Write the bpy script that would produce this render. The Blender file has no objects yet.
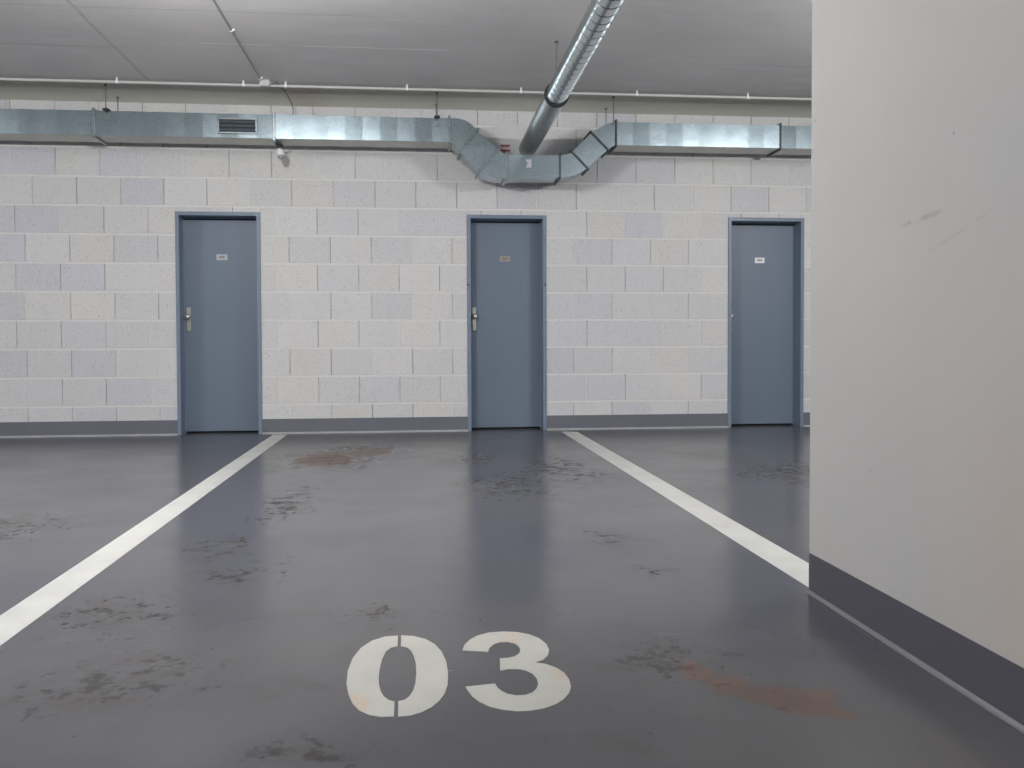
import bpy, bmesh, math, random
from mathutils import Vector, Matrix
random.seed(7)
SC = bpy.context.scene
COL = SC.collection
SC.view_settings.view_transform = 'Standard'
SC.view_settings.look = 'None'
SC.view_settings.exposure = 0.0
SC.cycles.use_denoising = True
SC.cycles.max_bounces = 8
SC.cycles.diffuse_bounces = 5

# ------------------------------------------------------------------ dimensions (metres)
CAM_Y, CAM_H = -8.590, 0.8594
CEIL = 3.003          # soffit strip next to the block wall
CEIL_MAIN = 3.040     # main slab underside
STEP_Y = -0.530
PIL_X, PIL_Y = 1.317, -5.63
BASE_H = 0.137
DOOR_TOP = 2.030
DOORS = [(-2.159, -1.407), (0.484, 1.231), (3.003, 3.763)]

# ------------------------------------------------------------------ helpers
def lin(c):
    c = c / 255.0
    return c / 12.92 if c <= 0.04045 else ((c + 0.055) / 1.055) ** 2.4
def rgb(r, g, b):
    return (lin(r), lin(g), lin(b), 1.0)

class N:
    """tiny node-graph writer"""
    def __init__(self, name):
        self.m = bpy.data.materials.new(name)
        self.m.use_nodes = True
        self.t = self.m.node_tree
        self.b = self.t.nodes['Principled BSDF']
    def new(self, typ, **kw):
        n = self.t.nodes.new(typ)
        for k, v in kw.items():
            setattr(n, k, v)
        return n
    def put(self, sock, v):
        if v is None:
            return
        if hasattr(v, 'is_linked'):
            self.t.links.new(v, sock)
        else:
            sock.default_value = v
    def coord(self):
        if not hasattr(self, '_c'):
            self._c = self.new('ShaderNodeTexCoord').outputs['Object']
        return self._c
    def sep(self, v=None):
        s = self.new('ShaderNodeSeparateXYZ')
        self.put(s.inputs[0], v or self.coord())
        return s.outputs
    def math(self, op, a, b=None, c=None, clamp=False):
        n = self.new('ShaderNodeMath', operation=op, use_clamp=clamp)
        for i, v in enumerate((a, b, c)):
            if v is not None:
                self.put(n.inputs[i], v)
        return n.outputs[0]
    def noise(self, scale, detail=4, rough=0.55, dist=0.0, stretch=None, off=(0, 0, 0)):
        v = self.coord()
        if stretch or off != (0, 0, 0):
            mp = self.new('ShaderNodeMapping')
            self.put(mp.inputs[0], v)
            mp.inputs['Location'].default_value = off
            if stretch:
                mp.inputs['Scale'].default_value = stretch
            v = mp.outputs[0]
        n = self.new('ShaderNodeTexNoise')
        self.put(n.inputs['Vector'], v)
        n.inputs['Scale'].default_value = scale
        n.inputs['Detail'].default_value = detail
        n.inputs['Roughness'].default_value = rough
        n.inputs['Distortion'].default_value = dist
        return n.outputs['Fac']
    def voronoi(self, scale, feature='F1', out='Distance', stretch=None):
        v = self.coord()
        if stretch:
            mp = self.new('ShaderNodeMapping')
            self.put(mp.inputs[0], v)
            mp.inputs['Scale'].default_value = stretch
            v = mp.outputs[0]
        n = self.new('ShaderNodeTexVoronoi', feature=feature)
        self.put(n.inputs['Vector'], v)
        n.inputs['Scale'].default_value = scale
        return n.outputs[out]
    def ramp(self, fac, stops):
        n = self.new('ShaderNodeValToRGB')
        self.put(n.inputs[0], fac)
        e = n.color_ramp.elements
        while len(e) < len(stops):
            e.new(0.5)
        for i, (p, c) in enumerate(stops):
            e[i].position = p
            e[i].color = c if len(c) == 4 else (*c, 1)
        return n.outputs[0]
    def step(self, fac, lo, hi):
        n = self.new('ShaderNodeMapRange', interpolation_type='SMOOTHSTEP')
        self.put(n.inputs[0], fac)
        n.inputs[1].default_value = lo
        n.inputs[2].default_value = hi
        return n.outputs[0]
    def mix(self, fac, a, b, blend='MIX'):
        n = self.new('ShaderNodeMix', data_type='RGBA', blend_type=blend)
        self.put(n.inputs[0], fac)
        self.put(n.inputs[6], a)
        self.put(n.inputs[7], b)
        return n.outputs[2]
    def bump(self, h, strength=0.3, dist=0.01):
        n = self.new('ShaderNodeBump')
        n.inputs['Strength'].default_value = strength
        n.inputs['Distance'].default_value = dist
        self.put(n.inputs['Height'], h)
        self.put(self.b.inputs['Normal'], n.outputs[0])
    def set(self, color=None, rough=None, metal=None, spec=None, **kw):
        self.put(self.b.inputs['Base Color'], color)
        self.put(self.b.inputs['Roughness'], rough)
        self.put(self.b.inputs['Metallic'], metal)
        self.put(self.b.inputs['Specular IOR Level'], spec)
        for k, v in kw.items():
            self.put(self.b.inputs[k], v)
        return self.m

def grey(f):
    return (f, f, f, 1)

# ------------------------------------------------------------------ materials
M = {}
def build_materials():
    # painted concrete blocks
    n = N('painted_block')
    at = n.new('ShaderNodeAttribute', attribute_name='tint')
    big = n.noise(1.1, 3, 0.6)
    fine = n.noise(55, 4, 0.7)
    mid = n.noise(9, 3, 0.6)
    c = n.mix(n.step(fine, 0.30, 0.75), at.outputs['Color'], rgb(226, 225, 223))
    c = n.mix(0.40, at.outputs['Color'], c)
    pores = n.step(n.voronoi(48), 0.16, 0.32)
    c = n.mix(n.math('MULTIPLY', n.math('SUBTRACT', 1.0, pores), n.step(mid, 0.35, 0.60)), c, n.mix(0.36, c, rgb(120, 118, 118)))
    c = n.mix(n.math('MULTIPLY', n.step(big, 0.45, 0.75), 0.35), c, rgb(196, 197, 205))
    n.bump(n.math('ADD', n.math('MULTIPLY', fine, 0.7), n.math('MULTIPLY', pores, 0.6)), 0.55, 0.004)
    M['block'] = n.set(c, 0.85, 0, 0.25)
    n = N('white_mortar')
    c = n.mix(n.noise(14, 4), rgb(222, 221, 219), rgb(212, 211, 209))
    n.bump(n.noise(60, 3), 0.4, 0.003)
    M['mortar'] = n.set(c, 0.9, 0, 0.2)
    n = N('dark_joint')
    c = n.mix(n.step(n.noise(3.1, 2), 0.4, 0.6), rgb(150, 149, 147), rgb(186, 184, 181))
    M['joint'] = n.set(c, 0.95, 0, 0.1)
    n = N('smooth_plaster')
    c = n.mix(n.noise(7, 4), rgb(212, 213, 215), rgb(198, 198, 200))
    n.bump(n.noise(25, 3), 0.3, 0.004)
    M['plaster'] = n.set(c, 0.85, 0, 0.2)

    # concrete slab underside
    n = N('concrete_ceiling')
    x, y, z = n.sep()
    base = n.mix(n.step(n.noise(0.9, 4, 0.6), 0.3, 0.7), rgb(210, 209, 210), rgb(222, 220, 219))
    base = n.mix(n.math('MULTIPLY', n.step(n.noise(4, 4, 0.6, stretch=(0.5, 1.6, 1)), 0.45, 0.75), 0.4), base, rgb(228, 227, 232))
    wob = n.math('MULTIPLY', n.math('SUBTRACT', n.noise(2.0, 2), 0.5), 0.05)
    def seam(axis, pos, w):
        d = n.math('ABSOLUTE', n.math('SUBTRACT', n.math('ADD', axis, wob), pos))
        return n.math('SUBTRACT', 1.0, n.step(d, w * 0.35, w))
    brk = n.step(n.noise(1.3, 2, off=(3, 1, 0)), 0.40, 0.58)
    s_dark = None
    for ax, pos, w in ((x, -2.205, 0.016), (y, -1.473, 0.012), (y, -2.30, 0.012)):
        s = seam(ax, pos, w)
        if pos == -1.473:      # only visible in the outer panels
            s = n.math('MULTIPLY', s, n.math('MAXIMUM', n.math('SUBTRACT', 1.0, n.step(x, -2.25, -2.0)), n.math('MULTIPLY', n.step(x, 1.9, 2.5), 0.9)))
        if pos == -2.30:
            s = n.math('MULTIPLY', s, n.math('MULTIPLY', n.math('SUBTRACT', 1.0, n.step(x, -0.6, 0.4)), 0.7))
        s_dark = s if s_dark is None else n.math('MAXIMUM', s_dark, s)
    s_light = n.math('MULTIPLY', n.math('MULTIPLY', seam(y, -1.625, 0.014), n.step(brk, 0.0, 0.4)), n.math('MULTIPLY', n.step(x, -2.0, -1.85), n.math('SUBTRACT', 1.0, n.step(x, 0.22, 0.34))))
    c = n.mix(n.math('MULTIPLY', s_dark, 0.30), base, rgb(130, 128, 126))
    c = n.mix(n.math('MULTIPLY', s_light, 0.75), c, rgb(248, 247, 245))
    spots = n.math('SUBTRACT', 1.0, n.step(n.voronoi(3.0), 0.02, 0.05))
    c = n.mix(n.math('MULTIPLY', spots, 0.25), c, rgb(110, 108, 106))
    h = n.math('SUBTRACT', n.noise(30, 3, stretch=(0.3, 2.5, 1)), n.math('MULTIPLY', s_dark, 1.2))
    n.bump(h, 0.25, 0.004)
    M['ceiling'] = n.set(c, 0.8, 0, 0.25)
    n = N('beige_concrete_soffit')
    c = n.mix(n.noise(3, 5, 0.6, stretch=(0.5, 3, 1)), rgb(228, 226, 216), rgb(238, 236, 227))
    red = n.math('SUBTRACT', 1.0, n.step(n.math('ABSOLUTE', n.math('SUBTRACT', n.sep()[0], -0.93)), 0.0, 0.28))
    c = n.mix(n.math('MULTIPLY', red, n.math('MULTIPLY', n.noise(9, 3), 0.35)), c, rgb(176, 128, 120))
    n.bump(n.noise(25, 3), 0.25, 0.004)
    M['soffit'] = n.set(c, 0.85, 0, 0.2)

    # coated floor with stains
    n = N('coated_floor')
    x, y, z = n.sep()
    tone = n.noise(0.55, 4, 0.55)
    c = n.mix(n.step(tone, 0.32, 0.68), rgb(78, 77, 85), rgb(88, 87, 89))
    c = n.mix(n.math('MULTIPLY', n.step(n.noise(2.6, 5, 0.6, dist=0.4), 0.5, 0.8), 0.45), c, rgb(71, 71, 68))
    wx = n.math('ADD', x, n.math('MULTIPLY', n.math('SUBTRACT', n.noise(4.0, 4), 0.5), 0.22))
    wy = n.math('ADD', y, n.math('MULTIPLY', n.math('SUBTRACT', n.noise(3.2, 4, off=(7, 2, 0)), 0.5), 0.45))
    patch = n.noise(7, 5, 0.65, dist=0.2)
    fleck = n.math('ADD', n.math('MULTIPLY', n.noise(13, 5, 0.65), 0.6), n.math('MULTIPLY', n.noise(34, 5, 0.7, off=(3, 3, 0)), 0.42))
    def blob(cx, cy, rx, ry):
        dx = n.math('DIVIDE', n.math('SUBTRACT', wx, cx), rx)
        dy = n.math('DIVIDE', n.math('SUBTRACT', wy, cy), ry)
        r = n.math('SQRT', n.math('ADD', n.math('MULTIPLY', dx, dx), n.math('MULTIPLY', dy, dy)))
        return n.math('SUBTRACT', 1.0, n.step(r, 0.0, 1.15))
    def field(blobs):
        f = None
        for b in blobs:
            v = blob(*b)
            f = v if f is None else n.math('MAXIMUM', f, v)
        return f
    s1 = field([(-0.62, -1.85, 0.55, 1.0), (-0.45, -1.25, 0.6, 0.5), (0.42, -1.95, 0.2, 0.5), (0.95, -2.6, 0.35, 1.0),
                (-0.68, -3.75, 0.24, 0.9), (-0.82, -4.68, 0.30, 0.5), (-0.62, -5.15, 0.30, 0.34), (-0.75, -6.20, 0.40, 0.34),
                (0.86, -5.32, 0.16, 0.14), (0.84, -4.75, 0.24, 0.22), (0.55, -3.3, 0.4, 0.8), (-0.22, -6.70, 0.22, 0.14),
                (-0.16, -5.75, 0.14, 0.16), (0.66, -6.25, 0.34, 0.26), (-1.9, -4.2, 0.5, 0.6), (-0.95, -5.6, 0.4, 0.4), (2.4, -2.9, 0.5, 0.8)])
    soft = n.math('MULTIPLY', s1, n.step(patch, 0.40, 0.66))
    c = n.mix(n.math('MULTIPLY', soft, 0.50), c, rgb(74, 71, 63))
    k1 = n.math('MULTIPLY', n.step(n.math('ADD', fleck, n.math('MULTIPLY', s1, 0.13)), 0.615, 0.70), n.step(s1, 0.02, 0.45))
    c = n.mix(n.math('MULTIPLY', k1, 0.55), c, rgb(50, 48, 43))
    s2 = field([(0.70, -6.34, 0.07, 0.08), (0.76, -6.385, 0.09, 0.08), (0.84, -6.44, 0.09, 0.07), (0.93, -6.52, 0.115, 0.11), (0.985, -6.58, 0.07, 0.07),
                (0.97, -6.56, 0.06, 0.06), (-0.66, -1.85, 0.30, 0.60), (-0.36, -1.5, 0.3, 0.4)])
    k2 = n.step(n.math('ADD', n.math('MULTIPLY', s2, 0.55), n.math('MULTIPLY', fleck, 0.5)), 0.34, 0.62)
    k2 = n.math('MULTIPLY', k2, n.step(s2, 0.0, 0.35))
    c = n.mix(n.math('MULTIPLY', k2, 0.60), c, rgb(103, 80, 67))
    c = n.mix(n.math('MULTIPLY', n.math('MULTIPLY', n.step(fleck, 0.55, 0.66), n.step(s2, 0.05, 0.5)), 0.5), c, rgb(66, 50, 44))
    fine = n.math('SUBTRACT', 1.0, n.step(n.voronoi(26.0), 0.05, 0.12))
    fine = n.math('MULTIPLY', fine, n.step(n.noise(2.2, 4, 0.6, off=(4, 9, 0)), 0.48, 0.60))
    c = n.mix(n.math('MULTIPLY', fine, 0.5), c, rgb(56, 54, 51))
    dots = n.math('SUBTRACT', 1.0, n.step(n.voronoi(9.0), 0.035, 0.075))
    dots = n.math('MULTIPLY', dots, n.step(n.noise(1.4, 3, off=(1, 5, 0)), 0.47, 0.6))
    c = n.mix(n.math('MULTIPLY', dots, 0.6), c, rgb(62, 60, 58))
    wd = n.math('SUBTRACT', 1.0, n.step(n.voronoi(2.3), 0.012, 0.02))
    c = n.mix(n.math('MULTIPLY', wd, 0.5), c, rgb(150, 148, 146))
    rough = n.math('ADD', n.math('MULTIPLY', n.step(n.noise(1.8, 4, 0.6), 0.3, 0.7), 0.06), 0.19)
    dull = n.math('MAXIMUM', n.math('MAXIMUM', k1, n.math('MULTIPLY', soft, 0.55)), n.math('MULTIPLY', k2, 0.6))
    far = n.step(y, -5.2, -3.0)
    rough = n.math('ADD', rough, n.math('MULTIPLY', n.math('MULTIPLY', dull, far), 0.28))
    spec = n.math('MULTIPLY', n.math('SUBTRACT', 1.0, n.math('MULTIPLY', dull, 0.88)), 0.5)
    n.bump(n.noise(2.5, 3, 0.5), 0.04, 0.01)
    M['floor'] = n.set(c, rough, 0, spec)

    n = N('grey_base_paint')
    c = n.mix(n.noise(3, 4), rgb(100, 103, 112), rgb(109, 112, 119))
    M['base_back'] = n.set(c, 0.55, 0, 0.3)
    n = N('dark_grey_base_paint')
    c = n.mix(n.noise(4, 4), rgb(72, 71, 79), rgb(81, 80, 88))
    M['base_pillar'] = n.set(c, 0.45, 0, 0.4)
    n = N('cove_sealant')
    c = n.mix(n.noise(9, 4), rgb(146, 147, 152), rgb(186, 187, 190))
    M['cove'] = n.set(c, 0.5, 0, 0.4)
    n = N('pillar_cove_paint')
    c = n.mix(n.noise(9, 4), rgb(92, 91, 97), rgb(108, 107, 112))
    M['cove_pillar'] = n.set(c, 0.4, 0, 0.5)

    # smooth concrete wall paint with scuffs and pin holes
    n = N('pale_wall_paint')
    x, y, z = n.sep()
    c = n.mix(n.step(n.noise(0.9, 4, 0.6), 0.3, 0.7), rgb(167, 167, 167), rgb(172, 170, 168))
    c = n.mix(n.math('MULTIPLY', n.step(n.noise(3.5, 5, 0.65), 0.5, 0.8), 0.25), c, rgb(178, 178, 178))
    warm = n.math('MULTIPLY', n.math('SUBTRACT', 1.0, n.step(n.math('ADD', z, n.math('MULTIPLY', n.noise(1.6, 3), 0.6)), 0.7, 1.5)), n.math('SUBTRACT', 1.0, n.step(y, -6.9, -6.2)))
    c = n.mix(n.math('MULTIPLY', warm, 0.5), c, rgb(176, 163, 154))
    pin = n.math('SUBTRACT', 1.0, n.step(n.voronoi(7.0), 0.030, 0.05))
    pin = n.math('MULTIPLY', pin, n.step(n.noise(1.9, 2), 0.5, 0.56))
    c = n.mix(n.math('MULTIPLY', pin, 0.6), c, rgb(96, 92, 88))
    def scuff(y0, z0, y1, z1, w):
        ly, lz = y1 - y0, z1 - z0
        L = math.hypot(ly, lz)
        ry, rz = n.math('SUBTRACT', y, y0), n.math('SUBTRACT', z, z0)
        u = n.math('DIVIDE', n.math('ADD', n.math('MULTIPLY', ry, ly), n.math('MULTIPLY', rz, lz)), L)
        v = n.math('ABSOLUTE', n.math('DIVIDE', n.math('SUBTRACT', n.math('MULTIPLY', ry, lz), n.math('MULTIPLY', rz, ly)), L))
        mid = n.math('SUBTRACT', 1.0, n.step(n.math('ABSOLUTE', n.math('SUBTRACT', u, L / 2)), L * 0.35, L * 0.5))
        return n.math('MULTIPLY', mid, n.math('SUBTRACT', 1.0, n.step(v, w * 0.2, w)))
    s = n.math('MAXIMUM', scuff(-6.20, 1.165, -6.43, 1.180, 0.012), n.math('MULTIPLY', scuff(-6.33, 1.075, -6.63, 1.16, 0.007), 0.5))
    s = n.math('MULTIPLY', s, n.step(n.noise(24, 3), 0.35, 0.6))
    c = n.mix(n.math('MULTIPLY', s, 0.45), c, rgb(140, 128, 122))
    n.bump(n.noise(5, 3), 0.12, 0.004)
    M['pillar'] = n.set(c, 0.75, 0, 0.3)
    n = N('plain_concrete_wall')
    M['far_wall'] = n.set(n.mix(n.noise(2, 4), rgb(128, 127, 125), rgb(142, 140, 137)), 0.85, 0, 0.2)

    # doors
    n = N('blue_grey_door_paint')
    c = n.mix(n.noise(1.6, 3), rgb(102, 116, 134), rgb(110, 122, 138))
    n.bump(n.noise(90, 2), 0.06, 0.001)
    M['leaf'] = n.set(c, 0.42, 0, 0.45)
    n = N('blue_grey_frame_paint')
    c = n.mix(n.noise(2.5, 3), rgb(112, 126, 146), rgb(120, 133, 152))
    M['frame'] = n.set(c, 0.42, 0, 0.45)
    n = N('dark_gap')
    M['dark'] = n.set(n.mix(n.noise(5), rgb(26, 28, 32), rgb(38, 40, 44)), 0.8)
    n = N('satin_steel')
    M['steel'] = n.set(n.mix(n.noise(40, 2), rgb(196, 194, 186), rgb(214, 212, 206)), 0.32, 0.85)
    n = N('tan_label_plate')
    M['plate_tan'] = n.set(n.mix(n.noise(30, 2), rgb(146, 140, 132), rgb(154, 148, 140)), 0.5)
    n = N('pale_label_plate')
    M['plate_pale'] = n.set(n.mix(n.noise(30, 2), rgb(176, 177, 184), rgb(186, 187, 194)), 0.5)
    n = N('silver_label_plate')
    M['plate_white'] = n.set(n.mix(n.noise(30, 2), rgb(222, 224, 228), rgb(232, 233, 236)), 0.5)
    n = N('faded_print')
    M['print'] = n.set(n.mix(n.noise(30, 2), rgb(112, 104, 98), rgb(126, 118, 112)), 0.6)

    # galvanised metal
    def galv(name, lo, hi, r0, r1, metal=1.0, ani=0.0):
        n = N(name)
        sp = n.voronoi(55, out='Color')
        sv = n.sep(sp)[0]
        c = n.mix(sv, lo, hi)
        c = n.mix(n.math('MULTIPLY', n.step(n.noise(4, 4), 0.4, 0.7), 0.35), c, lo)
        r = n.math('ADD', n.math('MULTIPLY', n.noise(12, 3), r1 - r0), r0)
        n.bump(n.noise(3.0, 2), 0.03, 0.01)
        return n.set(c, r, metal)
    M['duct'] = galv('galvanised_sheet', rgb(162, 178, 186), rgb(174, 189, 197), 0.20, 0.28)
    M['flange'] = galv('galvanised_flange', rgb(140, 147, 151), rgb(164, 171, 175), 0.28, 0.38)
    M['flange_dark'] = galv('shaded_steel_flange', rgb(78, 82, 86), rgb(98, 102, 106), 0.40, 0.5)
    M['duct_under'] = galv('bounce_lit_galvanised_underside', rgb(208, 209, 202), rgb(218, 219, 212), 0.5, 0.6, metal=0.15)  # paler copy of the sheet, with light reflected from below put into its colour
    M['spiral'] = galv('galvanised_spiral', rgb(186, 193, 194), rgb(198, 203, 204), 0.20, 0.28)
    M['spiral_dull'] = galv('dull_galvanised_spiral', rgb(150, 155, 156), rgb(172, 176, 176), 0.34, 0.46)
    n = N('black_rubber')
    M['rubber'] = n.set(n.mix(n.noise(20), rgb(34, 36, 38), rgb(48, 50, 52)), 0.7)
    n = N('zinc_rod')
    M['rod'] = n.set(n.mix(n.noise(60), rgb(92, 94, 96), rgb(120, 122, 124)), 0.5, 0.6)
    n = N('white_plastic')
    M['plastic'] = n.set(n.mix(n.noise(12), rgb(226, 226, 230), rgb(236, 236, 238)), 0.45)
    n = N('light_grey_conduit')
    M['conduit'] = n.set(n.mix(n.noise(10, stretch=(0.5, 4, 4)), rgb(190, 189, 189), rgb(204, 203, 203)), 0.5)
    n = N('grey_conduit')
    M['conduit_grey'] = n.set(n.mix(n.noise(10), rgb(150, 150, 149), rgb(162, 162, 160)), 0.55)
    n = N('grey_cable')
    M['cable'] = n.set(n.mix(n.noise(10), rgb(128, 126, 122), rgb(142, 140, 136)), 0.6)
    n = N('red_print')
    M['red'] = n.set(n.mix(n.noise(40), rgb(122, 60, 70), rgb(138, 74, 84)), 0.6)
    n = N('pinkish_label')
    M['pink'] = n.set(n.mix(n.noise(40), rgb(206, 178, 178), rgb(216, 192, 192)), 0.6)
    n = N('louvre_metal')
    M['louvre'] = n.set(n.mix(n.noise(20), rgb(98, 106, 116), rgb(118, 126, 136)), 0.45, 0.5)
    n = N('duct_inside')
    M['inside'] = n.set(n.mix(n.noise(6), rgb(36, 44, 54), rgb(48, 56, 66)), 0.7)

    def road_paint(name, a, b):
        n = N(name)
        x, y, z = n.sep()
        c = n.mix(n.step(n.noise(5, 4, 0.6), 0.35, 0.7), a, b)
        c = n.mix(n.math('MULTIPLY', n.step(n.noise(14, 5, 0.7), 0.56, 0.74), 0.55), c, rgb(176, 168, 158))
        sp = n.math('SUBTRACT', 1.0, n.step(n.voronoi(26), 0.05, 0.12))
        c = n.mix(n.math('MULTIPLY', sp, n.math('MULTIPLY', n.step(n.noise(4, 2, off=(2, 2, 0)), 0.5, 0.62), 0.6)), c, rgb(150, 126, 108))
        def bl(cx, cy, r):
            dx, dy = n.math('SUBTRACT', x, cx), n.math('SUBTRACT', y, cy)
            d = n.math('SQRT', n.math('ADD', n.math('MULTIPLY', dx, dx), n.math('MULTIPLY', n.math('MULTIPLY', dy, dy), 0.25)))
            return n.math('SUBTRACT', 1.0, n.step(d, r * 0.2, r))
        rs = n.math('MAXIMUM', n.math('MAXIMUM', bl(0.285, -5.985, 0.05), bl(-0.15, -6.43, 0.05)), n.math('MULTIPLY', bl(0.365, -6.29, 0.035), 0.8))
        rs = n.math('MULTIPLY', rs, n.step(n.noise(22, 4), 0.35, 0.65))
        c = n.mix(n.math('MULTIPLY', rs, 0.7), c, rgb(186, 150, 118))
        return n.set(c, 0.5, 0, 0.35)
    M['paint'] = road_paint('white_floor_paint', rgb(188, 188, 185), rgb(178, 178, 176))
    M['digit'] = road_paint('greyed_floor_paint', rgb(176, 176, 170), rgb(168, 167, 162))
build_materials()

# ------------------------------------------------------------------ mesh helpers
def link(name, bm, mats, parent=None, smooth=False, props=None):
    bmesh.ops.recalc_face_normals(bm, faces=bm.faces[:])
    me = bpy.data.meshes.new(name)
    bm.to_mesh(me)
    bm.free()
    for m in (mats if isinstance(mats, (list, tuple)) else [mats]):
        me.materials.append(m)
    if smooth:
        for p in me.polygons:
            p.use_smooth = True
        try:
            me.set_sharp_from_angle(angle=math.radians(35))
        except Exception:
            pass
    o = bpy.data.objects.new(name, me)
    COL.objects.link(o)
    if parent is not None:
        o.parent = parent
        o.matrix_parent_inverse = parent.matrix_basis.inverted()
    for k, v in (props or {}).items():
        o[k] = v
    return o

def empty(name, loc, label=None, cat=None, group=None, kind=None):
    o = bpy.data.objects.new(name, None)
    o.location = loc
    o.empty_display_size = 0.1
    COL.objects.link(o)
    tag(o, label, cat, group, kind)
    return o

def tag(o, label=None, cat=None, group=None, kind=None):
    for k, v in (('label', label), ('category', cat), ('group', group), ('kind', kind)):
        if v:
            o[k] = v
    return o

def box(bm, x0, x1, y0, y1, z0, z1, bev=0.0, mat=0):
    vs = [bm.verts.new(p) for p in ((x0, y0, z0), (x1, y0, z0), (x1, y1, z0), (x0, y1, z0), (x0, y0, z1), (x1, y0, z1), (x1, y1, z1), (x0, y1, z1))]
    fs = []
    for q in ((0, 1, 5, 4), (1, 2, 6, 5), (2, 3, 7, 6), (3, 0, 4, 7), (4, 5, 6, 7), (3, 2, 1, 0)):
        f = bm.faces.new([vs[i] for i in q])
        f.material_index = mat
        fs.append(f)
    if bev > 0:
        es = set(e for f in fs for e in f.edges)
        r = bmesh.ops.bevel(bm, geom=list(es), offset=bev, segments=2, profile=0.5, affect='EDGES')
        for f in r['faces']:
            f.material_index = mat
    return fs

def B(*a, **k):
    bm = bmesh.new()
    box(bm, *a, **k)
    return bm

def prism_xz(bm, pts, y0, y1):
    """closed polygon in XZ swept along Y"""
    a = [bm.verts.new((x, y0, z)) for x, z in pts]
    b = [bm.verts.new((x, y1, z)) for x, z in pts]
    bm.faces.new(a)
    bm.faces.new(b[::-1])
    n = len(pts)
    for i in range(n):
        j = (i + 1) % n
        bm.faces.new((a[j], a[i], b[i], b[j]))

def tube(bm, path, r, seg=12, caps=True, radii=None):
    rings = []
    path = [Vector(p) for p in path]
    for i, p in enumerate(path):
        d = (path[min(i + 1, len(path) - 1)] - path[max(i - 1, 0)]).normalized()
        ref = Vector((0, 0, 1)) if abs(d.z) < 0.9 else Vector((1, 0, 0))
        u = d.cross(ref).normalized()
        v = u.cross(d).normalized()
        rr = radii[i] if radii else r
        rings.append([bm.verts.new(p + rr * (math.cos(2 * math.pi * k / seg) * u + math.sin(2 * math.pi * k / seg) * v)) for k in range(seg)])
    for a, b in zip(rings, rings[1:]):
        for k in range(seg):
            bm.faces.new((a[k], a[(k + 1) % seg], b[(k + 1) % seg], b[k]))
    if caps:
        bm.faces.new(rings[0][::-1])
        bm.faces.new(rings[-1])

def lathe(bm, prof, origin, axis, seg=20):
    """prof: list of (distance along axis, radius)"""
    o = Vector(origin)
    ax = Vector(axis).normalized()
    tube(bm, [o + ax * d for d, r in prof], 0, seg, True, [max(r, 1e-4) for d, r in prof])

# ================================================================== SETTING
XL, XR, YR = -9.6, 6.6, -15.0
# ---- floor
link('floor', B(XL, XR, YR, 0.30, -0.20, 0.0), M['floor'], props={'kind': 'structure', 'label': 'glossy grey coated garage floor with brown stains'})
# ---- ceiling and the soffit strip by the wall
link('ceiling', B(XL, XR, YR, STEP_Y, CEIL_MAIN, 3.25), M['ceiling'], props={'kind': 'structure', 'label': 'grey concrete ceiling slab with formwork seams'})
bm = bmesh.new()
hp = [(STEP_Y, CEIL_MAIN), (0.0, CEIL), (0.30, CEIL), (0.30, 3.25), (STEP_Y, 3.25)]
ha = [bm.verts.new((XL, y, z)) for y, z in hp]
hb = [bm.verts.new((XR, y, z)) for y, z in hp]
bm.faces.new(ha); bm.faces.new(hb[::-1])
for k in range(5):
    bm.faces.new((ha[k], ha[(k + 1) % 5], hb[(k + 1) % 5], hb[k]))
def soffit_z(y):
    return CEIL_MAIN + (CEIL - CEIL_MAIN) * min(1.0, max(0.0, (y - STEP_Y) / -STEP_Y))
link('trim_1', bm, M['soffit'], props={'kind': 'structure', 'label': 'beige concrete strip of ceiling between conduit and block wall'})

# ---- block wall: courses of real blocks with open head joints
Z0, H = 0.2721, 0.2582
TOPZ = CEIL
def course_joints(r):
    """list of (x_start, x_end, joint positions) for course r"""
    out = []
    def seq(start, per, lo, hi):
        k0 = math.ceil((lo + 0.06 - start) / per)
        res = []
        x = start + k0 * per
        while x < hi - 0.06:
            res.append(x)
            x += per
        return res
    if r >= 8:
        start = -3.387 if r % 2 == 0 else -3.188
        if r == 7:
            start = -3.188
        return [(XL, XR, seq(start, 0.3775, XL, XR))]
    odd = r % 2 == 1
    d = DOORS
    out.append((XL, d[0][0], seq(-3.541 if odd else -3.457, 0.3808, XL, d[0][0])))
    out.append((d[0][1], d[1][0], seq(-1.269 if odd else -1.151, 0.3735, d[0][1], d[1][0])))
    out.append((d[1][1], d[2][0], seq(1.619 if odd else 1.491, 0.3728, d[1][1], d[2][0])))
    out.append((d[2][1], XR, seq(4.05 if odd else 3.92, 0.375, d[2][1], XR)))
    if r == 7:
        for a, b in d:
            out.append((a, b, seq(a + 0.13, 0.3775, a, b)))
    return out

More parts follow.
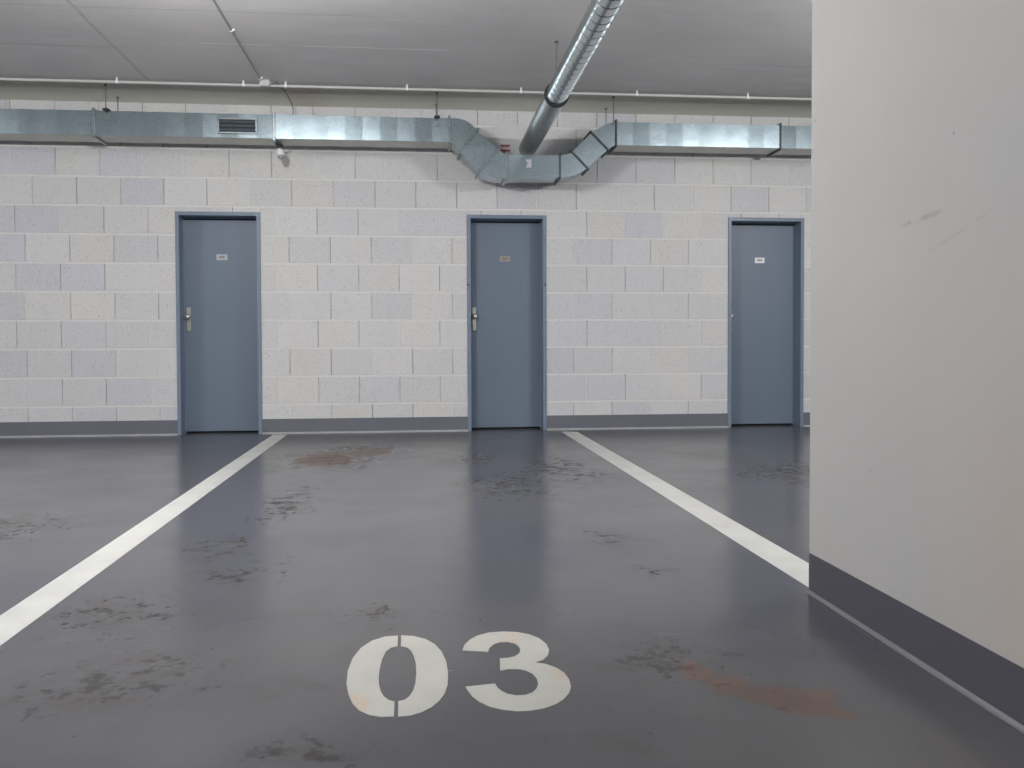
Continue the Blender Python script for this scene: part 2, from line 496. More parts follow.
def build_block_wall():
    bm = bmesh.new()
    lay = bm.loops.layers.float_color.new('tint')
    rnd = random.Random(21)
    def tint(x):
        base = Vector((205, 204, 203))
        lav = Vector((189, 190, 200))
        k = min(1.0, (0.95 if (x < -2.35 or 1.35 < x < 2.2) else 0.55) * rnd.random() ** 1.3)
        c = base.lerp(lav, k)
        s = 1.0 + rnd.uniform(-0.022, 0.018)
        return rgb(*[min(255, v * s) for v in c])
    def block(x0, x1, z0, z1):
        if x1 - x0 < 0.02 or z1 - z0 < 0.012:
            return
        y = rnd.uniform(-0.0012, 0.0012)
        b = 0.004
        col = tint((x0 + x1) / 2)
        f = [(x0 + b, y, z0 + b), (x1 - b, y, z0 + b), (x1 - b, y, z1 - b), (x0 + b, y, z1 - b)]
        g = [(x0, y + 0.004, z0), (x1, y + 0.004, z0), (x1, y + 0.004, z1), (x0, y + 0.004, z1)]
        h = [(p[0], 0.05, p[2]) for p in g]
        fv, gv, hv = ([bm.verts.new(p) for p in q] for q in (f, g, h))
        faces = [bm.faces.new(fv)]
        for i in range(4):
            j = (i + 1) % 4
            faces.append(bm.faces.new((gv[i], gv[j], fv[j], fv[i])))
            faces.append(bm.faces.new((hv[i], hv[j], gv[j], gv[i])))
        for fc in faces:
            fc.material_index = 0
            for lp in fc.loops:
                lp[lay] = col
    def strip(x0, x1, y, z0, z1, mat):
        box(bm, x0, x1, y, 0.10, z0, z1, mat=mat)
    hj, vj = 0.014, 0.006
    for r in range(0, 12):
        zl = 0.0 if r == 0 else Z0 + (r - 1) * H
        zh = Z0 + r * H
        zh = min(zh, TOPZ)
        for x0, x1, js in course_joints(r):
            z_lo = zl
            if r == 7 and any(abs(x0 - a) < 1e-6 for a, b in DOORS):
                z_lo = DOOR_TOP
            xs = [x0] + js + [x1]
            for a, b in zip(xs, xs[1:]):
                block(a + (vj / 2 if a != x0 else 0), b - (vj / 2 if b != x1 else 0), z_lo + (hj / 2 if z_lo == zl and r > 0 else 0), zh - (hj / 2 if zh < TOPZ else 0))
            for j in js:       # head joint: some filled almost flush with paint, most open
                u = rnd.random()
                dep = 0.0025 if u < 0.4 else rnd.uniform(0.004, 0.010)
                strip(j - vj / 2, j + vj / 2, dep, z_lo, zh, 1 if u < 0.3 else 2)
            # bed joint over this course, nearly flush and white with paint
            if zh < TOPZ - 0.02:
                strip(x0, x1, 0.0018, zh - hj / 2 - 0.001, zh + hj / 2 + 0.001, 1)
    # solid body behind the blocks, around the three openings
    xs = [XL] + [v for d in DOORS for v in d] + [XR]
    for i in range(0, len(xs), 2):
        box(bm, xs[i], xs[i + 1], 0.045, 0.30, 0, DOOR_TOP, mat=1)
    box(bm, XL, XR, 0.045, 0.30, DOOR_TOP, TOPZ, mat=1)
    o = link('wall_back', bm, [M['block'], M['mortar'], M['joint']], props={'kind': 'structure', 'label': 'white painted concrete block wall behind the parking bay'})
    return o
wall_back = build_block_wall()
# smoothed plaster patch where the round pipe goes through
bm = bmesh.new()
rp = random.Random(4)
pts = []
for x, z in ((0.752, 2.600), (0.752, 2.70), (0.748, 2.80), (0.755, 2.868), (0.90, 2.872), (1.05, 2.866), (1.20, 2.872), (1.288, 2.866), (1.285, 2.78), (1.292, 2.69), (1.288, 2.598), (1.10, 2.600), (0.92, 2.597)):
    pts.append((x + rp.uniform(-.004, .004), z + rp.uniform(-.003, .003)))
prism_xz(bm, pts, -0.0035, 0.01)
link('plaster_patch', bm, M['plaster'], wall_back, props={'label': 'smooth white plaster patch around the pipe'})

# ---- painted base strip along the block wall, with a pale cove line at the floor
bm = bmesh.new()
xs = [XL] + [v for d in DOORS for v in d] + [XR]
for i in range(0, len(xs), 2):
    box(bm, xs[i], xs[i + 1], -0.006, 0.02, 0.0, BASE_H + 0.002)
bb = link('baseboard_back', bm, M['base_back'], props={'kind': 'structure', 'label': 'grey painted base strip along the block wall'})
bm = bmesh.new()
for i in range(0, len(xs), 2):
    x0, x1 = xs[i], xs[i + 1]
    prof = [(-0.006, 0.016), (-0.012, 0.010), (-0.024, 0.0035), (-0.040, 0.0012), (-0.006, 0.0012)]
    a = [bm.verts.new((x0, y, z)) for y, z in prof]
    b = [bm.verts.new((x1, y, z)) for y, z in prof]
    for k in range(4):
        bm.faces.new((a[k], a[k + 1], b[k + 1], b[k]))
link('cove_strip', bm, M['cove'], bb, props={'label': 'pale sealant line where base strip meets floor'})

# ---- smooth wall end standing in the right foreground
PW = 0.30
bm = bmesh.new()
box(bm, PIL_X, PIL_X + PW, YR, PIL_Y, 0.0, CEIL_MAIN)
ve = [e for e in bm.edges if abs(e.verts[0].co.y - PIL_Y) < 1e-5 and abs(e.verts[1].co.y - PIL_Y) < 1e-5 and abs(e.verts[0].co.z - e.verts[1].co.z) > 1]
bmesh.ops.bevel(bm, geom=ve, offset=0.010, segments=2, affect='EDGES')
link('wall_right', bm, M['pillar'], props={'kind': 'structure', 'label': 'smooth pale grey concrete wall end in the right foreground'})
bm = bmesh.new()
box(bm, PIL_X - 0.0015, PIL_X + PW + 0.0015, YR, PIL_Y + 0.003, 0.0, BASE_H + 0.001)
ve = [e for e in bm.edges if all(abs(v.co.y - PIL_Y - 0.003) < 1e-5 for v in e.verts) and abs(e.verts[0].co.z - e.verts[1].co.z) > 0.1]
bmesh.ops.bevel(bm, geom=ve, offset=0.012, segments=2, affect='EDGES')
br = link('baseboard_right', bm, M['base_pillar'], props={'kind': 'structure', 'label': 'dark grey painted base strip on the foreground wall'})
bm = bmesh.new()
prof = [(PIL_X - 0.003, 0.014), (PIL_X - 0.006, 0.010), (PIL_X - 0.014, 0.005), (PIL_X - 0.024, 0.0012), (PIL_X - 0.003, 0.0012)]
a = [bm.verts.new((x, YR, z)) for x, z in prof]
b = [bm.verts.new((PIL_X - 0.003 + (x - PIL_X + 0.003) * 0.35, PIL_Y - 0.01, z)) for x, z in prof]
for k in range(4):
    bm.faces.new((a[k], a[k + 1], b[k + 1], b[k]))
bm.faces.new(b)
link('cove_strip', bm, M['cove_pillar'], br, smooth=True, props={'label': 'paler rounded cove at the foot of the wall'})

# ---- the rest of the room, out of the picture
link('wall_left', B(XL - 0.2, XL, YR, 0.30, 0, 3.25), M['far_wall'], props={'kind': 'structure', 'label': 'plain concrete side wall of the garage'})
link('wall_far_right', B(XR, XR + 0.2, YR, 0.30, 0, 3.25), M['far_wall'], props={'kind': 'structure', 'label': 'plain concrete wall of the neighbouring bay'})
link('wall_front', B(XL - 0.2, XR + 0.2, YR - 0.2, YR, 0, 3.25), M['far_wall'], props={'kind': 'structure', 'label': 'plain concrete wall at the near end of the garage'})

# ================================================================== DOORS
def make_door(i, x0, x1, sign_mat, label, sx, plugs=False):
    root = empty('door_%d' % i, ((x0 + x1) / 2, 0, 0), label=label, kind='structure')
    fw, dep, lip = 0.033, 0.155, -0.010
    bm = bmesh.new()
    # face trim + lining as one mitred steel frame
    def L(xa, xb, za, zb):
        box(bm, xa, xb, lip, dep + 0.045, za, zb, bev=0.002)
    L(x0, x0 + fw, 0.0, DOOR_TOP)
    L(x1 - fw, x1, 0.0, DOOR_TOP)
    L(x0 + fw - 0.003, x1 - fw + 0.003, DOOR_TOP - fw, DOOR_TOP)
    # rebate stop
    box(bm, x0 + fw - 0.002, x0 + fw + 0.006, dep - 0.018, dep + 0.03, 0.0, DOOR_TOP - fw)
    box(bm, x1 - fw - 0.006, x1 - fw + 0.002, dep - 0.018, dep + 0.03, 0.0, DOOR_TOP - fw)
    box(bm, x0 + fw, x1 - fw, dep - 0.018, dep + 0.03, DOOR_TOP - fw - 0.010, DOOR_TOP - fw + 0.002)
    link('door_frame', bm, M['frame'], root)
    a, b = x0 + fw + 0.004, x1 - fw - 0.004
    leaf = link('door_leaf', B(a, b, dep, dep + 0.04, 0.018, DOOR_TOP - fw - 0.020, bev=0.0025), M['leaf'], root)  # leaf stops short; dark backing above it stands in for the frame head's shade
    # threshold and the dark slot under the leaf
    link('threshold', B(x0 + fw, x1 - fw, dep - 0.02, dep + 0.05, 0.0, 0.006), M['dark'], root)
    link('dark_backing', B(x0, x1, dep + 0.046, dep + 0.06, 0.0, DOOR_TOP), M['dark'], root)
    # long plate, fixed knob, cylinder
    hx = a + 0.036
    hd = link('door_handle', B(hx - 0.018, hx + 0.018, dep - 0.008, dep + 0.001, 0.948, 1.170, bev=0.003), M['steel'], leaf)
    bm = bmesh.new()
    lathe(bm, [(0.0, 0.013), (0.004, 0.0125), (0.022, 0.011), (0.030, 0.016), (0.036, 0.023), (0.046, 0.0265), (0.056, 0.0255), (0.064, 0.019), (0.068, 0.008), (0.069, 0.001)], (hx, dep - 0.006, 1.082), (0, -1, 0), 24)
    # keyhole cylinder rises from the same plate
    lathe(bm, [(0.0, 0.0095), (0.010, 0.0095), (0.012, 0.008)], (hx, dep - 0.006, 0.992), (0, -1, 0), 16)
    box(bm, hx - 0.0055, hx + 0.0055, dep - 0.018, dep - 0.004, 0.966, 0.988, bev=0.002)
    link('knob', bm, M['steel'], leaf, smooth=True)
    bm = B(hx - 0.0016, hx + 0.0016, dep - 0.0192, dep - 0.017, 0.986, 0.999)
    link('keyhole', bm, M['dark'], leaf)
    # little plate with a worn, unreadable mark
    sg = link('door_plate', B(sx - 0.050, sx + 0.050, dep - 0.004, dep + 0.001, 1.606, 1.661, bev=0.0015), sign_mat, leaf)
    bm = bmesh.new()
    for k in (-1, 0, 1):
        cx = sx + k * 0.017
        box(bm, cx - 0.0060, cx + 0.0060, dep - 0.0048, dep - 0.0035, 1.624, 1.644)
    link('faded_marking', bm, M['print'], leaf)
    if plugs:
        for px in (x0 + 0.010, x1 - 0.010):
            bm = bmesh.new()
            lathe(bm, [(0, 0.0085), (0.003, 0.0085), (0.004, 0.006)], (px, lip + 0.001, 1.377), (0, -1, 0), 14)
            link('fixing_plug', bm, M['rubber'], root)
    return root
make_door(1, *DOORS[0], M['plate_pale'], 'blue-grey steel door to the left of the left parking line, pale plate', -1.781)
make_door(2, *DOORS[1], M['plate_tan'], 'blue-grey steel door between the two parking lines, small tan plate', 0.853, True)
make_door(3, *DOORS[2], M['plate_white'], 'blue-grey steel door beside the foreground wall end, bright white plate', 3.377)

# ================================================================== FLOOR MARKINGS
def flat(name, polys, z1=0.0014, mat='paint'):
    bm = bmesh.new()
    for pts in polys:
        top = [bm.verts.new((x, y, z1)) for x, y in pts]
        bot = [bm.verts.new((x, y, 0.0)) for x, y in pts]
        bm.faces.new(top)
        n = len(pts)
        for i in range(n):
            j = (i + 1) % n
            bm.faces.new((bot[i], bot[j], top[j], top[i]))
    return link(name, bm, M[mat])
o = flat('parking_line', [[(-1.300, -8.6), (-1.172, -8.6), (-1.172, -0.085), (-1.300, -0.075)]])
tag(o, 'white painted bay line on the floor, the one running to the left door', 'parking line', 'white parking bay lines')
o = flat('parking_line', [[(1.345, PIL_Y + 0.06), (1.489, PIL_Y + 0.06), (1.489, -0.205), (1.345, -0.185)]])
tag(o, 'white painted bay line on the floor, the one ending at the foreground wall', 'parking line', 'white parking bay lines')
ZL = [(-0.0563, -5.9305), (-0.0949, -5.9352), (-0.1298, -5.9672), (-0.1573, -6.0248), (-0.1743, -6.1049), (-0.181, -6.1997), (-0.1776, -6.2886), (-0.1684, -6.3558), (-0.1545, -6.4169), (-0.1357, -6.4623), (-0.1109, -6.4911), (-0.0845, -6.5041), (-0.0546, -6.5061), (-0.0554, -6.419), (-0.0689, -6.4082), (-0.0817, -6.3848), (-0.0902, -6.3518), (-0.0963, -6.3064), (-0.099, -6.2542), (-0.0989, -6.1906), (-0.0954, -6.1239), (-0.0871, -6.0643), (-0.074, -6.0344), (-0.056, -6.0237)]
ZR = [(-0.0475, -5.9293), (-0.0108, -5.9404), (0.0219, -5.9691), (0.0479, -6.0163), (0.0661, -6.082), (0.0759, -6.1632), (0.0777, -6.2476), (0.0737, -6.3258), (0.065, -6.3825), (0.0503, -6.428), (0.0316, -6.4637), (0.0078, -6.4903), (-0.0183, -6.5059), (-0.0453, -6.5071), (-0.0465, -6.4169), (-0.0327, -6.4123), (-0.0208, -6.3918), (-0.0112, -6.3543), (-0.0062, -6.3082), (-0.0037, -6.2383), (-0.005, -6.1635), (-0.0105, -6.1038), (-0.0189, -6.0618), (-0.0304, -6.0352), (-0.0467, -6.0248)]
T3 = [(0.1229, -6.0782), (0.1317, -6.0325), (0.1485, -5.9905), (0.1726, -5.9571), (0.2077, -5.9334), (0.2493, -5.9288), (0.2896, -5.9382), (0.3241, -5.9632), (0.3486, -6.0025), (0.3614, -6.0526), (0.3621, -6.1016), (0.3522, -6.1456), (0.3352, -6.1775), (0.3108, -6.196), (0.3374, -6.2106), (0.3601, -6.2396), (0.3753, -6.2782), (0.3804, -6.3267), (0.3771, -6.3723), (0.3657, -6.4136), (0.3459, -6.4509), (0.3198, -6.4815), (0.29, -6.5005), (0.2592, -6.5087), (0.2268, -6.5079), (0.1955, -6.4956), (0.1677, -6.4747), (0.1449, -6.4418), (0.1302, -6.4059), (0.1219, -6.3695), (0.1176, -6.3443), (0.1919, -6.3326), (0.1949, -6.3565), (0.2032, -6.3821), (0.2167, -6.403), (0.237, -6.4149), (0.2587, -6.4142), (0.2778, -6.4004), (0.2911, -6.3757), (0.2992, -6.3432), (0.3, -6.3087), (0.2938, -6.276), (0.2795, -6.2526), (0.2598, -6.2393), (0.2367, -6.2366), (0.2127, -6.2449), (0.2203, -6.1544), (0.2418, -6.1529), (0.2622, -6.1433), (0.2765, -6.1207), (0.2832, -6.0925), (0.2823, -6.0628), (0.2736, -6.0381), (0.2549, -6.0228), (0.2332, -6.0225), (0.2138, -6.0377), (0.1993, -6.066), (0.1925, -6.0986)]
tag(flat('painted_digit', [ZL, ZR], mat='digit'), 'white stencilled floor digit 0 with two thin stencil gaps', 'number', 'stencilled bay number on the floor')
tag(flat('painted_digit', [T3], mat='digit'), 'white stencilled floor digit 3 beside the zero', 'number', 'stencilled bay number on the floor')

# ================================================================== RECTANGULAR AIR DUCT
YF, YB = -0.450, -0.160
ZB, ZT = 2.607, 2.816      # upper runs
MB_, MT_ = 2.306, 2.504    # dipped middle run
duct = empty('air_duct', (0.2, -0.305, ZB), 'rectangular galvanised air duct along the block wall, dipping below the round pipe', 'air duct')

rf = random.Random(12)
def straight(x0, x1, zb, zt, pitch=0.152, amp=0.0060):
    """sheet duct run with shallow cross-broken panels, front and bottom faces facetted"""
    bm = bmesh.new()
    n = max(1, round((x1 - x0) / pitch))
    rings = []
    for i in range(n + 1):
        x = x0 + (x1 - x0) * i / n
        d = amp * rf.uniform(0.5, 1.0) if (i % 2 and 0 < i < n) else (0.0 if i in (0, n) else amp * rf.uniform(0, 0.25))
        rings.append([bm.verts.new(p) for p in ((x, YF + d, zb + d * 0.5), (x, YF + d, zt - d * 0.5), (x, YB - d, zt - d * .5), (x, YB - d, zb + d * .5))])
    for a, b in zip(rings, rings[1:]):
        for k in range(4):
            f = bm.faces.new((a[k], a[(k + 1) % 4], b[(k + 1) % 4], b[k]))
            f.material_index = 1 if k == 3 else 0
    bm.faces.new(rings[0])
    bm.faces.new(rings[-1][::-1])
    link('duct_section', bm, [M['duct'], M['duct_under']], duct)

def flange(p_top, p_bot, w=0.022, out=0.020, mat='flange'):
    """rectangular collar around the duct at the cut line p_top-p_bot (XZ)"""
    t, b = Vector(p_top), Vector(p_bot)
    d = (t - b).normalized()
    nrm = Vector((d.y, -d.x))
    t2, b2 = t + d * out, b - d * out
    bm = bmesh.new()
    q = [t2 - nrm * w / 2, t2 + nrm * w / 2, b2 + nrm * w / 2, b2 - nrm * w / 2]
    prism_xz(bm, [(v.x, v.y) for v in q], YF - out * 0.7, YB + out * 0.7)
    bmesh.ops.bevel(bm, geom=bm.edges[:], offset=0.0025, segments=1, affect='EDGES')
    link('flange', bm, M[mat], duct)

def elbow(pts):
    bm = bmesh.new()
    prism_xz(bm, pts, YF, YB)
    link('elbow', bm, M['duct'], duct)

F1t, F1b = (0.308, ZT), (0.312, ZB)
F2t, F2b = (0.551, 2.716), (0.400, 2.522)
F3t, F3b = (0.740, 2.550), (0.570, 2.356)
F4t, F4b = (0.812, MT_), (0.806, 2.299)
F5t, F5b = (1.293, 2.508), (1.293, 2.312)
F6t, F6b = (1.402, 2.538), (1.543, 2.396)
F7t, F7b = (1.578, 2.714), (1.728, 2.566)
F8t, F8b = (1.805, ZT), (1.805, ZB)
cuts = [-8.8, -7.25, -5.73, -4.22, -2.706, -1.207, 0.308]
for a, b in zip(cuts, cuts[1:]):
    straight(a, b, ZB, ZT)
for x in cuts[1:-1]:
    flange((x, ZT), (x, ZB))
flange(F1t, F1b)
elbow([F1b, F1t, (0.375, 2.816), (0.445, 2.801), (0.500, 2.767), F2t, F2b, (0.356, 2.588)])
flange(F2t, F2b)
elbow([F2b, F2t, F3t, F3b])
flange(F3t, F3b)
elbow([F3b, F3t, (0.775, 2.520), F4t, F4b, (0.727, 2.300), (0.665, 2.310), (0.612, 2.330)])
flange(F4t, F4b, w=0.030)
# middle run under the pipe
bm = bmesh.new()
prism_xz(bm, [F4b, F4t, F5t, F5b], YF, YB)
link('duct_section', bm, M['duct'], duct)
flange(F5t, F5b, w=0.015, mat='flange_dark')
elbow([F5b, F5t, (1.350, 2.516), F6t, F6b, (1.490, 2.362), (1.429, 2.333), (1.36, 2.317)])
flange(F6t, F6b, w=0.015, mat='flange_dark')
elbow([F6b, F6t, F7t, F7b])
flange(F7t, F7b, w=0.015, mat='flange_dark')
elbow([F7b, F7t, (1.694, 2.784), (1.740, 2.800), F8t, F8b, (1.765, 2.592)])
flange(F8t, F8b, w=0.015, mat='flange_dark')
cuts = [1.805, 3.338, 4.86, 6.35]
for a, b in zip(cuts, cuts[1:]):
    straight(a, b, ZB, ZT)
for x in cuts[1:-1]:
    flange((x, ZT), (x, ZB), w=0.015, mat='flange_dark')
# inlet grille in the left run
gx0, gx1, gz0, gz1 = -1.683, -1.347, 2.640, 2.778
bm = bmesh.new()
t = 0.017
yg = YF - 0.012
box(bm, gx0, gx1, yg, YF + 0.004, gz1 - t, gz1, bev=0.002)
box(bm, gx0, gx1, yg, YF + 0.004, gz0, gz0 + t, bev=0.002)
box(bm, gx0, gx0 + t, yg, YF + 0.004, gz0 + t, gz1 - t, bev=0.002)
box(bm, gx1 - t, gx1, yg, YF + 0.004, gz0 + t, gz1 - t, bev=0.002)
grille = link('air_grille', bm, M['flange'], duct)
link('grille_opening', B(gx0 + t, gx1 - t, YF - 0.003, YF + 0.006, gz0 + t, gz1 - t), M['inside'], grille)
for k in range(3):
    zc = gz0 + t + (gz1 - gz0 - 2 * t) * (k + 0.62) / 3.0
    bm = bmesh.new()
    a = [(yg + 0.001, zc - 0.012), (yg + 0.003, zc - 0.014), (YF - 0.002, zc + 0.004), (YF - 0.0035, zc + 0.006)]
    va = [bm.verts.new((gx0 + t, y, z)) for y, z in a]
    vb = [bm.verts.new((gx1 - t, y, z)) for y, z in a]
    bm.faces.new(va); bm.faces.new(vb[::-1])
    for i in range(4):
        j = (i + 1) % 4
        bm.faces.new((va[i], va[j], vb[j], vb[i]))
    link('louvre', bm, M['louvre'], grille)
# small white sticker on the dipped run
bm = bmesh.new()
prism_xz(bm, [(0.990, 2.392), (1.036, 2.392), (1.036, 2.466), (0.985, 2.463), (0.985, 2.450), (0.998, 2.447), (0.998, 2.412), (0.990, 2.410)], YF - 0.0015, YF + 0.001)
link('sticker', bm, M['plate_pale'], duct, props={'label': 'small torn white sticker'})
# hanger rods with rubber-lined brackets
def hanger(x, ys, ztop_duct, front=True):
    for k, y in enumerate(ys):
        bm = bmesh.new()
        tube(bm, [(x, y, ztop_duct - 0.03), (x, y, soffit_z(y) - 0.003)], 0.0045, 8)
        lathe(bm, [(0, 0.012), (0.012, 0.012), (0.014, 0.006)], (x, y, soffit_z(y) - 0.001), (0, 0, -1), 10)
        rod = link('hanger_rod', bm, M['rod'], duct)
    if front:
        y = ys[0]
        bm = bmesh.new()
        box(bm, x - 0.026, x + 0.026, y - 0.016, YF + 0.03, ztop_duct - 0.004, ztop_duct + 0.012, bev=0.003)
        lathe(bm, [(0, 0.012), (0.03, 0.012)], (x, y, ztop_duct - 0.012), (0, 0, 1), 12)
        link('rubber_pad', bm, M['rubber'], duct)
        bm = B(x - 0.020, x + 0.030, YF - 0.004, YF + 0.002, ztop_duct - 0.078, ztop_duct - 0.004, bev=0.0015)
        link('bracket', bm, M['flange'], duct, props={'label': 'pale metal hanger bracket'})
hanger(-2.597, (-0.468, -0.148), ZT)
hanger(0.199, (-0.468, -0.148), ZT)
hanger(1.776, (-0.474, -0.146), ZT + 0.004, False)

# ================================================================== ROUND SPIRAL PIPE
PX0, PX1, PZ = 1.055, 1.022, 2.652     # slight drift in plan between wall and camera end
def pipe_x(y):
    return PX0 + (PX1 - PX0) * (-y / 3.8)
pipe = empty('ventilation_pipe', (PX1, -3.0, PZ), 'round galvanised spiral ventilation pipe under the ceiling, leading into the block wall', 'pipe')
def spiral(y0, y1, r, pitch, rib, mat):
    """corrugated spiral-seam tube"""
    bm = bmesh.new()
    seg = 40
    per = 26
    n = int(round(abs(y1 - y0) / pitch * per))
    rings = []
    for i in range(n + 1):
        y = y0 + (y1 - y0) * i / n
        ring = []
        for k in range(seg):
            ph = (y / pitch + k / seg) % 1.0
            dd = min(ph, 1 - ph)
            bump = rib * math.exp(-(dd / 0.05) ** 2)
            a = 2 * math.pi * k / seg
            rr = r + bump
            ring.append(bm.verts.new((pipe_x(y) + rr * math.cos(a), y, PZ + rr * math.sin(a))))
        rings.append(ring)
    for a, b in zip(rings, rings[1:]):
        for k in range(seg):
            bm.faces.new((a[k], a[(k + 1) % seg], b[(k + 1) % seg], b[k]))
    bm.faces.new(rings[0]); bm.faces.new(rings[-1][::-1])
    return link('pipe_section', bm, mat, pipe, smooth=True)
PR = 0.077
spiral(-1.90, -10.5, PR, 0.118, 0.0030, M['spiral'])
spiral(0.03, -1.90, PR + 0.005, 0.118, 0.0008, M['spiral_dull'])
bm = bmesh.new()
yc = -1.93
lathe(bm, [(0, PR + 0.002), (0, PR + 0.013), (0.004, PR + 0.015), (0.036, PR + 0.015), (0.040, PR + 0.013), (0.040, PR + 0.002)], (pipe_x(yc), yc, PZ), (0, 1, 0), 40)
cl = link('pipe_clamp', bm, M['rubber'], pipe, smooth=True, props={'label': 'black rubber-lined clamp ring'})
bm = bmesh.new()
tube(bm, [(pipe_x(yc), yc + 0.02, PZ + PR + 0.01), (pipe_x(yc), yc + 0.02, CEIL_MAIN)], 0.0045, 8)
lathe(bm, [(0, 0.017), (0.006, 0.017), (0.008, 0.009), (0.016, 0.009)], (pipe_x(yc), yc + 0.02, CEIL_MAIN), (0, 0, -1), 12)
link('hanger_rod', bm, M['rod'], cl)
bm = bmesh.new()
tube(bm, [(pipe_x(-4.9), -4.9, PZ + PR), (pipe_x(-4.9), -4.9, CEIL_MAIN)], 0.0045, 8)
link('hanger_rod', bm, M['rod'], pipe)

# ================================================================== CONDUITS, CABLE, SENSOR
YC, ZC = -0.655, CEIL_MAIN - 0.035
con = empty('conduit', (0, YC, ZC), 'thin white electrical conduit running across the ceiling above the air duct', 'conduit')
bm = bmesh.new()
tube(bm, [(-7.4, YC, ZC), (6.4, YC, ZC)], 0.0115, 14)
link('conduit_tube', bm, M['conduit'], con, smooth=True)
for x in (-7.0, -5.7, -4.2, -2.445, -1.424, -1.077, -0.061, 0.920, 1.945, 2.950, 4.2, 5.5):
    bm = bmesh.new()
    box(bm, x - 0.010, x + 0.010, YC - 0.015, YC + 0.015, ZC - 0.0135, ZC + 0.014, bev=0.002)
    box(bm, x - 0.006, x + 0.006, YC - 0.008, YC + 0.008, ZC + 0.010, CEIL_MAIN - 0.0008, bev=0.0015)
    box(bm, x - 0.010, x + 0.010, YC - 0.012, YC + 0.012, CEIL_MAIN - 0.005, CEIL_MAIN - 0.0006, bev=0.001)
    link('conduit_clip', bm, M['plastic'], con)
XC = -1.270
con2 = empty('conduit', (XC, -2.0, CEIL_MAIN), 'thin grey conduit along the ceiling, running from the junction box towards the viewer', 'conduit')
bm = bmesh.new()
tube(bm, [(XC, YC - 0.06, CEIL_MAIN - 0.009), (XC, -9.0, CEIL_MAIN - 0.009)], 0.0075, 12)
link('conduit_tube', bm, M['conduit_grey'], con2, smooth=True)
for y in (-0.77, -1.95, -3.1, -4.2, -5.3):
    bm = bmesh.new()
    box(bm, XC - 0.010, XC + 0.010, y - 0.011, y + 0.011, CEIL_MAIN - 0.019, CEIL_MAIN - 0.0006, bev=0.002)
    box(bm, XC + 0.008, XC + 0.024, y - 0.009, y + 0.009, CEIL_MAIN - 0.010, CEIL_MAIN - 0.0006, bev=0.002)
    link('conduit_clip', bm, M['plastic'], con2)
jb = empty('junction_box', (-1.232, YC - 0.035, CEIL_MAIN), 'small grey junction box where the two ceiling conduits meet', 'junction box')
bm = B(-1.282, -1.200, YC - 0.068, YC - 0.0125, CEIL_MAIN - 0.046, CEIL_MAIN - 0.0006, bev=0.004)
link('box_body', bm, M['conduit'], jb)
link('box_lid', B(-1.277, -1.205, YC - 0.064, YC - 0.017, CEIL_MAIN - 0.051, CEIL_MAIN - 0.046, bev=0.002), M['plastic'], jb)
bm = bmesh.new()
lathe(bm, [(0, 0.009), (0.022, 0.009), (0.024, 0.006)], (-1.201, YC - 0.04, CEIL_MAIN - 0.018), (1, 0, 0), 12)
link('cable_gland', bm, M['conduit_grey'], jb)
# cable from the box over the duct to the sensor
cp = [(-1.177, YC - 0.040, CEIL_MAIN - 0.018), (-1.150, YC + 0.00, CEIL_MAIN - 0.010), (-1.140, YC + 0.08, CEIL_MAIN - 0.008), (-1.130, -0.50, CEIL_MAIN - 0.012), (-1.115, -0.40, soffit_z(-0.40) - 0.010), (-1.095, -0.26, CEIL - 0.014),
      (-1.085, -0.16, CEIL - 0.05), (-1.085, -0.135, 2.90), (-1.095, -0.130, 2.75), (-1.12, -0.135, 2.62), (-1.155, -0.18, 2.580), (-1.178, -0.255, 2.575)]
def smooth_path(p, sub=5):
    p = [Vector(q) for q in p]
    out = []
    for i in range(len(p) - 1):
        a, b, c, d = p[max(i - 1, 0)], p[i], p[i + 1], p[min(i + 2, len(p) - 1)]
        for k in range(sub):
            t = k / sub
            out.append(0.5 * ((2 * b) + (c - a) * t + (2 * a - 5 * b + 4 * c - d) * t * t + (3 * b - a - 3 * c + d) * t ** 3))
    out.append(p[-1])
    return out
bm = bmesh.new()
tube(bm, smooth_path(cp), 0.0055, 8)
tag(link('cable', bm, M['cable'], smooth=True), 'thin grey cable from the ceiling junction box down behind the air duct', 'cable')
ZS = ZB - 0.0075
sen = empty('sensor', (-1.185, -0.30, ZS), 'small white sensor head hanging under the air duct left of its bright section', 'sensor')
bm = bmesh.new()
box(bm, -1.215, -1.155, -0.36, -0.24, ZS - 0.020, ZS - 0.0142, bev=0.002)
box(bm, -1.197, -1.173, -0.315, -0.285, ZS - 0.055, ZS - 0.018, bev=0.002)
link('bracket', bm, M['rubber'], sen, props={'label': 'dark mounting bracket'})
bm = bmesh.new()
lathe(bm, [(0.0, 0.016), (0.008, 0.020), (0.014, 0.030), (0.040, 0.035), (0.062, 0.036), (0.066, 0.033)], (-1.185, -0.300, ZS - 0.048), (0.18, -0.15, -1), 22)
link('housing', bm, M['plastic'], sen, smooth=True)
bm = bmesh.new()
lathe(bm, [(0.0, 0.030), (0.010, 0.029), (0.022, 0.023), (0.030, 0.013), (0.033, 0.002)], Vector((-1.185, -0.300, ZS - 0.048)) + Vector((0.18, -0.15, -1)).normalized() * 0.066, (0.18, -0.15, -1), 22)
link('lens', bm, M['conduit_grey'], sen, smooth=True)

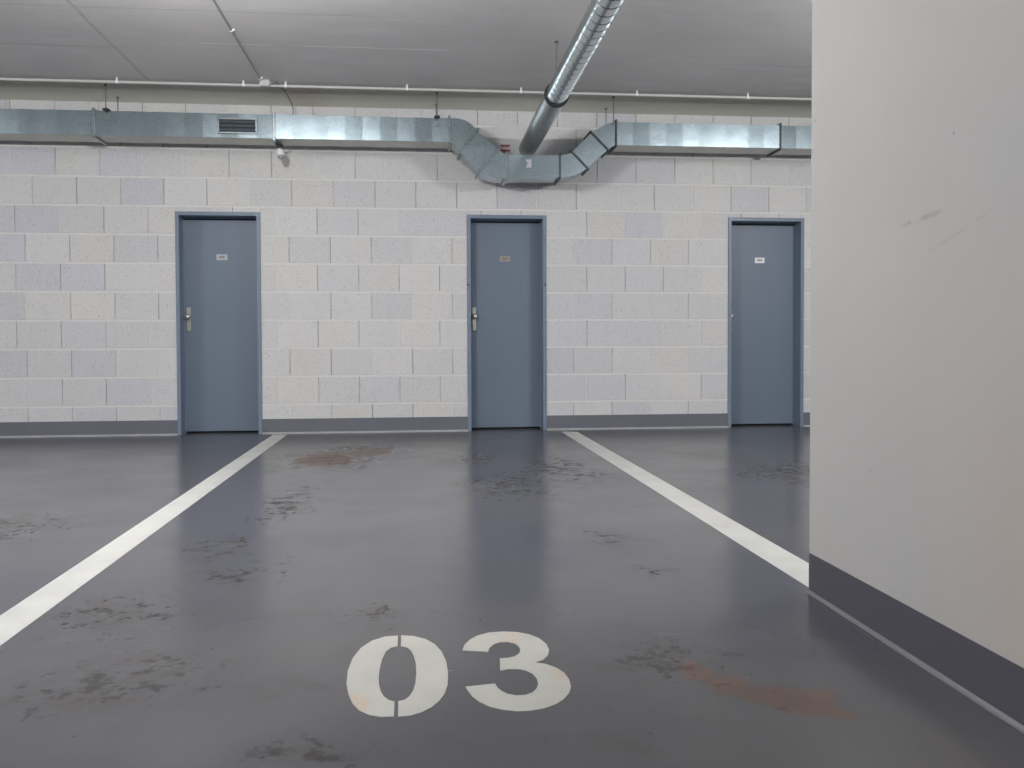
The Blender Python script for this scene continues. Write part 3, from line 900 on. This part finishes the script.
# red marked label on the wall where the duct dips
lab = empty('marking_label', (0.845, -0.006, 2.62), 'small pinkish label with red bars on the plaster patch beside the round pipe', 'label')
link('label_plate', B(0.800, 0.890, -0.012, -0.0035, 2.605, 2.688, bev=0.001), M['pink'], lab)
bm = bmesh.new()
box(bm, 0.801, 0.886, -0.0135, -0.011, 2.666, 2.684)
box(bm, 0.801, 0.889, -0.0135, -0.011, 2.622, 2.639)
box(bm, 0.834, 0.850, -0.0135, -0.011, 2.605, 2.622)
link('red_marking', bm, M['red'], lab, props={'label': 'dark red bars'})

# ================================================================== LIGHT
def lamp(x, y, power, z=2.60):
    """strip fitting: three soft sources in a row, shining all round"""
    for k in (-0.45, 0.0, 0.45):
        l = bpy.data.lights.new('strip_lamp', 'POINT')
        l.energy = power / 3
        l.shadow_soft_size = 0.06
        l.color = (1.0, 0.998, 0.985)
        o = bpy.data.objects.new('strip_lamp', l)
        o.location = (x, y + k, z)
        COL.objects.link(o)
for x, y, pw in ((-1.25, -4.35, 222), (4.0, -4.35, 235), (-6.5, -4.35, 205), (-1.25, -9.4, 95), (-6.5, -9.4, 100), (4.0, -9.4, 110), (-1.25, -13.0, 60)):
    lamp(x, y, pw)
w = bpy.data.worlds.new('world')
SC.world = w
w.use_nodes = True
w.node_tree.nodes['Background'].inputs[0].default_value = (0.5, 0.5, 0.5, 1)
w.node_tree.nodes['Background'].inputs[1].default_value = 0.3

# ================================================================== CAMERA
F_PX, YAW, PITCH, ROLL, SHIFT = 915.395, -0.1047, -0.0260, -0.0035, -20.439
cd = bpy.data.cameras.new('camera')
cd.sensor_width = 36.0
cd.sensor_fit = 'HORIZONTAL'
cd.lens = F_PX / 1024.0 * 36.0
cd.shift_y = SHIFT / 1024.0
cd.clip_start = 0.02
cam = bpy.data.objects.new('camera', cd)
COL.objects.link(cam)
def world_dir(a, f, b):
    c, s = math.cos(ROLL), math.sin(ROLL)
    a, b = c * a - s * b, s * a + c * b
    c, s = math.cos(PITCH), math.sin(PITCH)
    f, b = c * f - s * b, s * f + c * b
    c, s = math.cos(YAW), math.sin(YAW)
    return Vector((c * a - s * f, s * a + c * f, b))
r_, u_, f_ = world_dir(1, 0, 0), world_dir(0, 0, 1), world_dir(0, 1, 0)
m = Matrix(((r_.x, u_.x, -f_.x, 0), (r_.y, u_.y, -f_.y, CAM_Y), (r_.z, u_.z, -f_.z, CAM_H), (0, 0, 0, 1)))
cam.matrix_world = m
SC.camera = cam
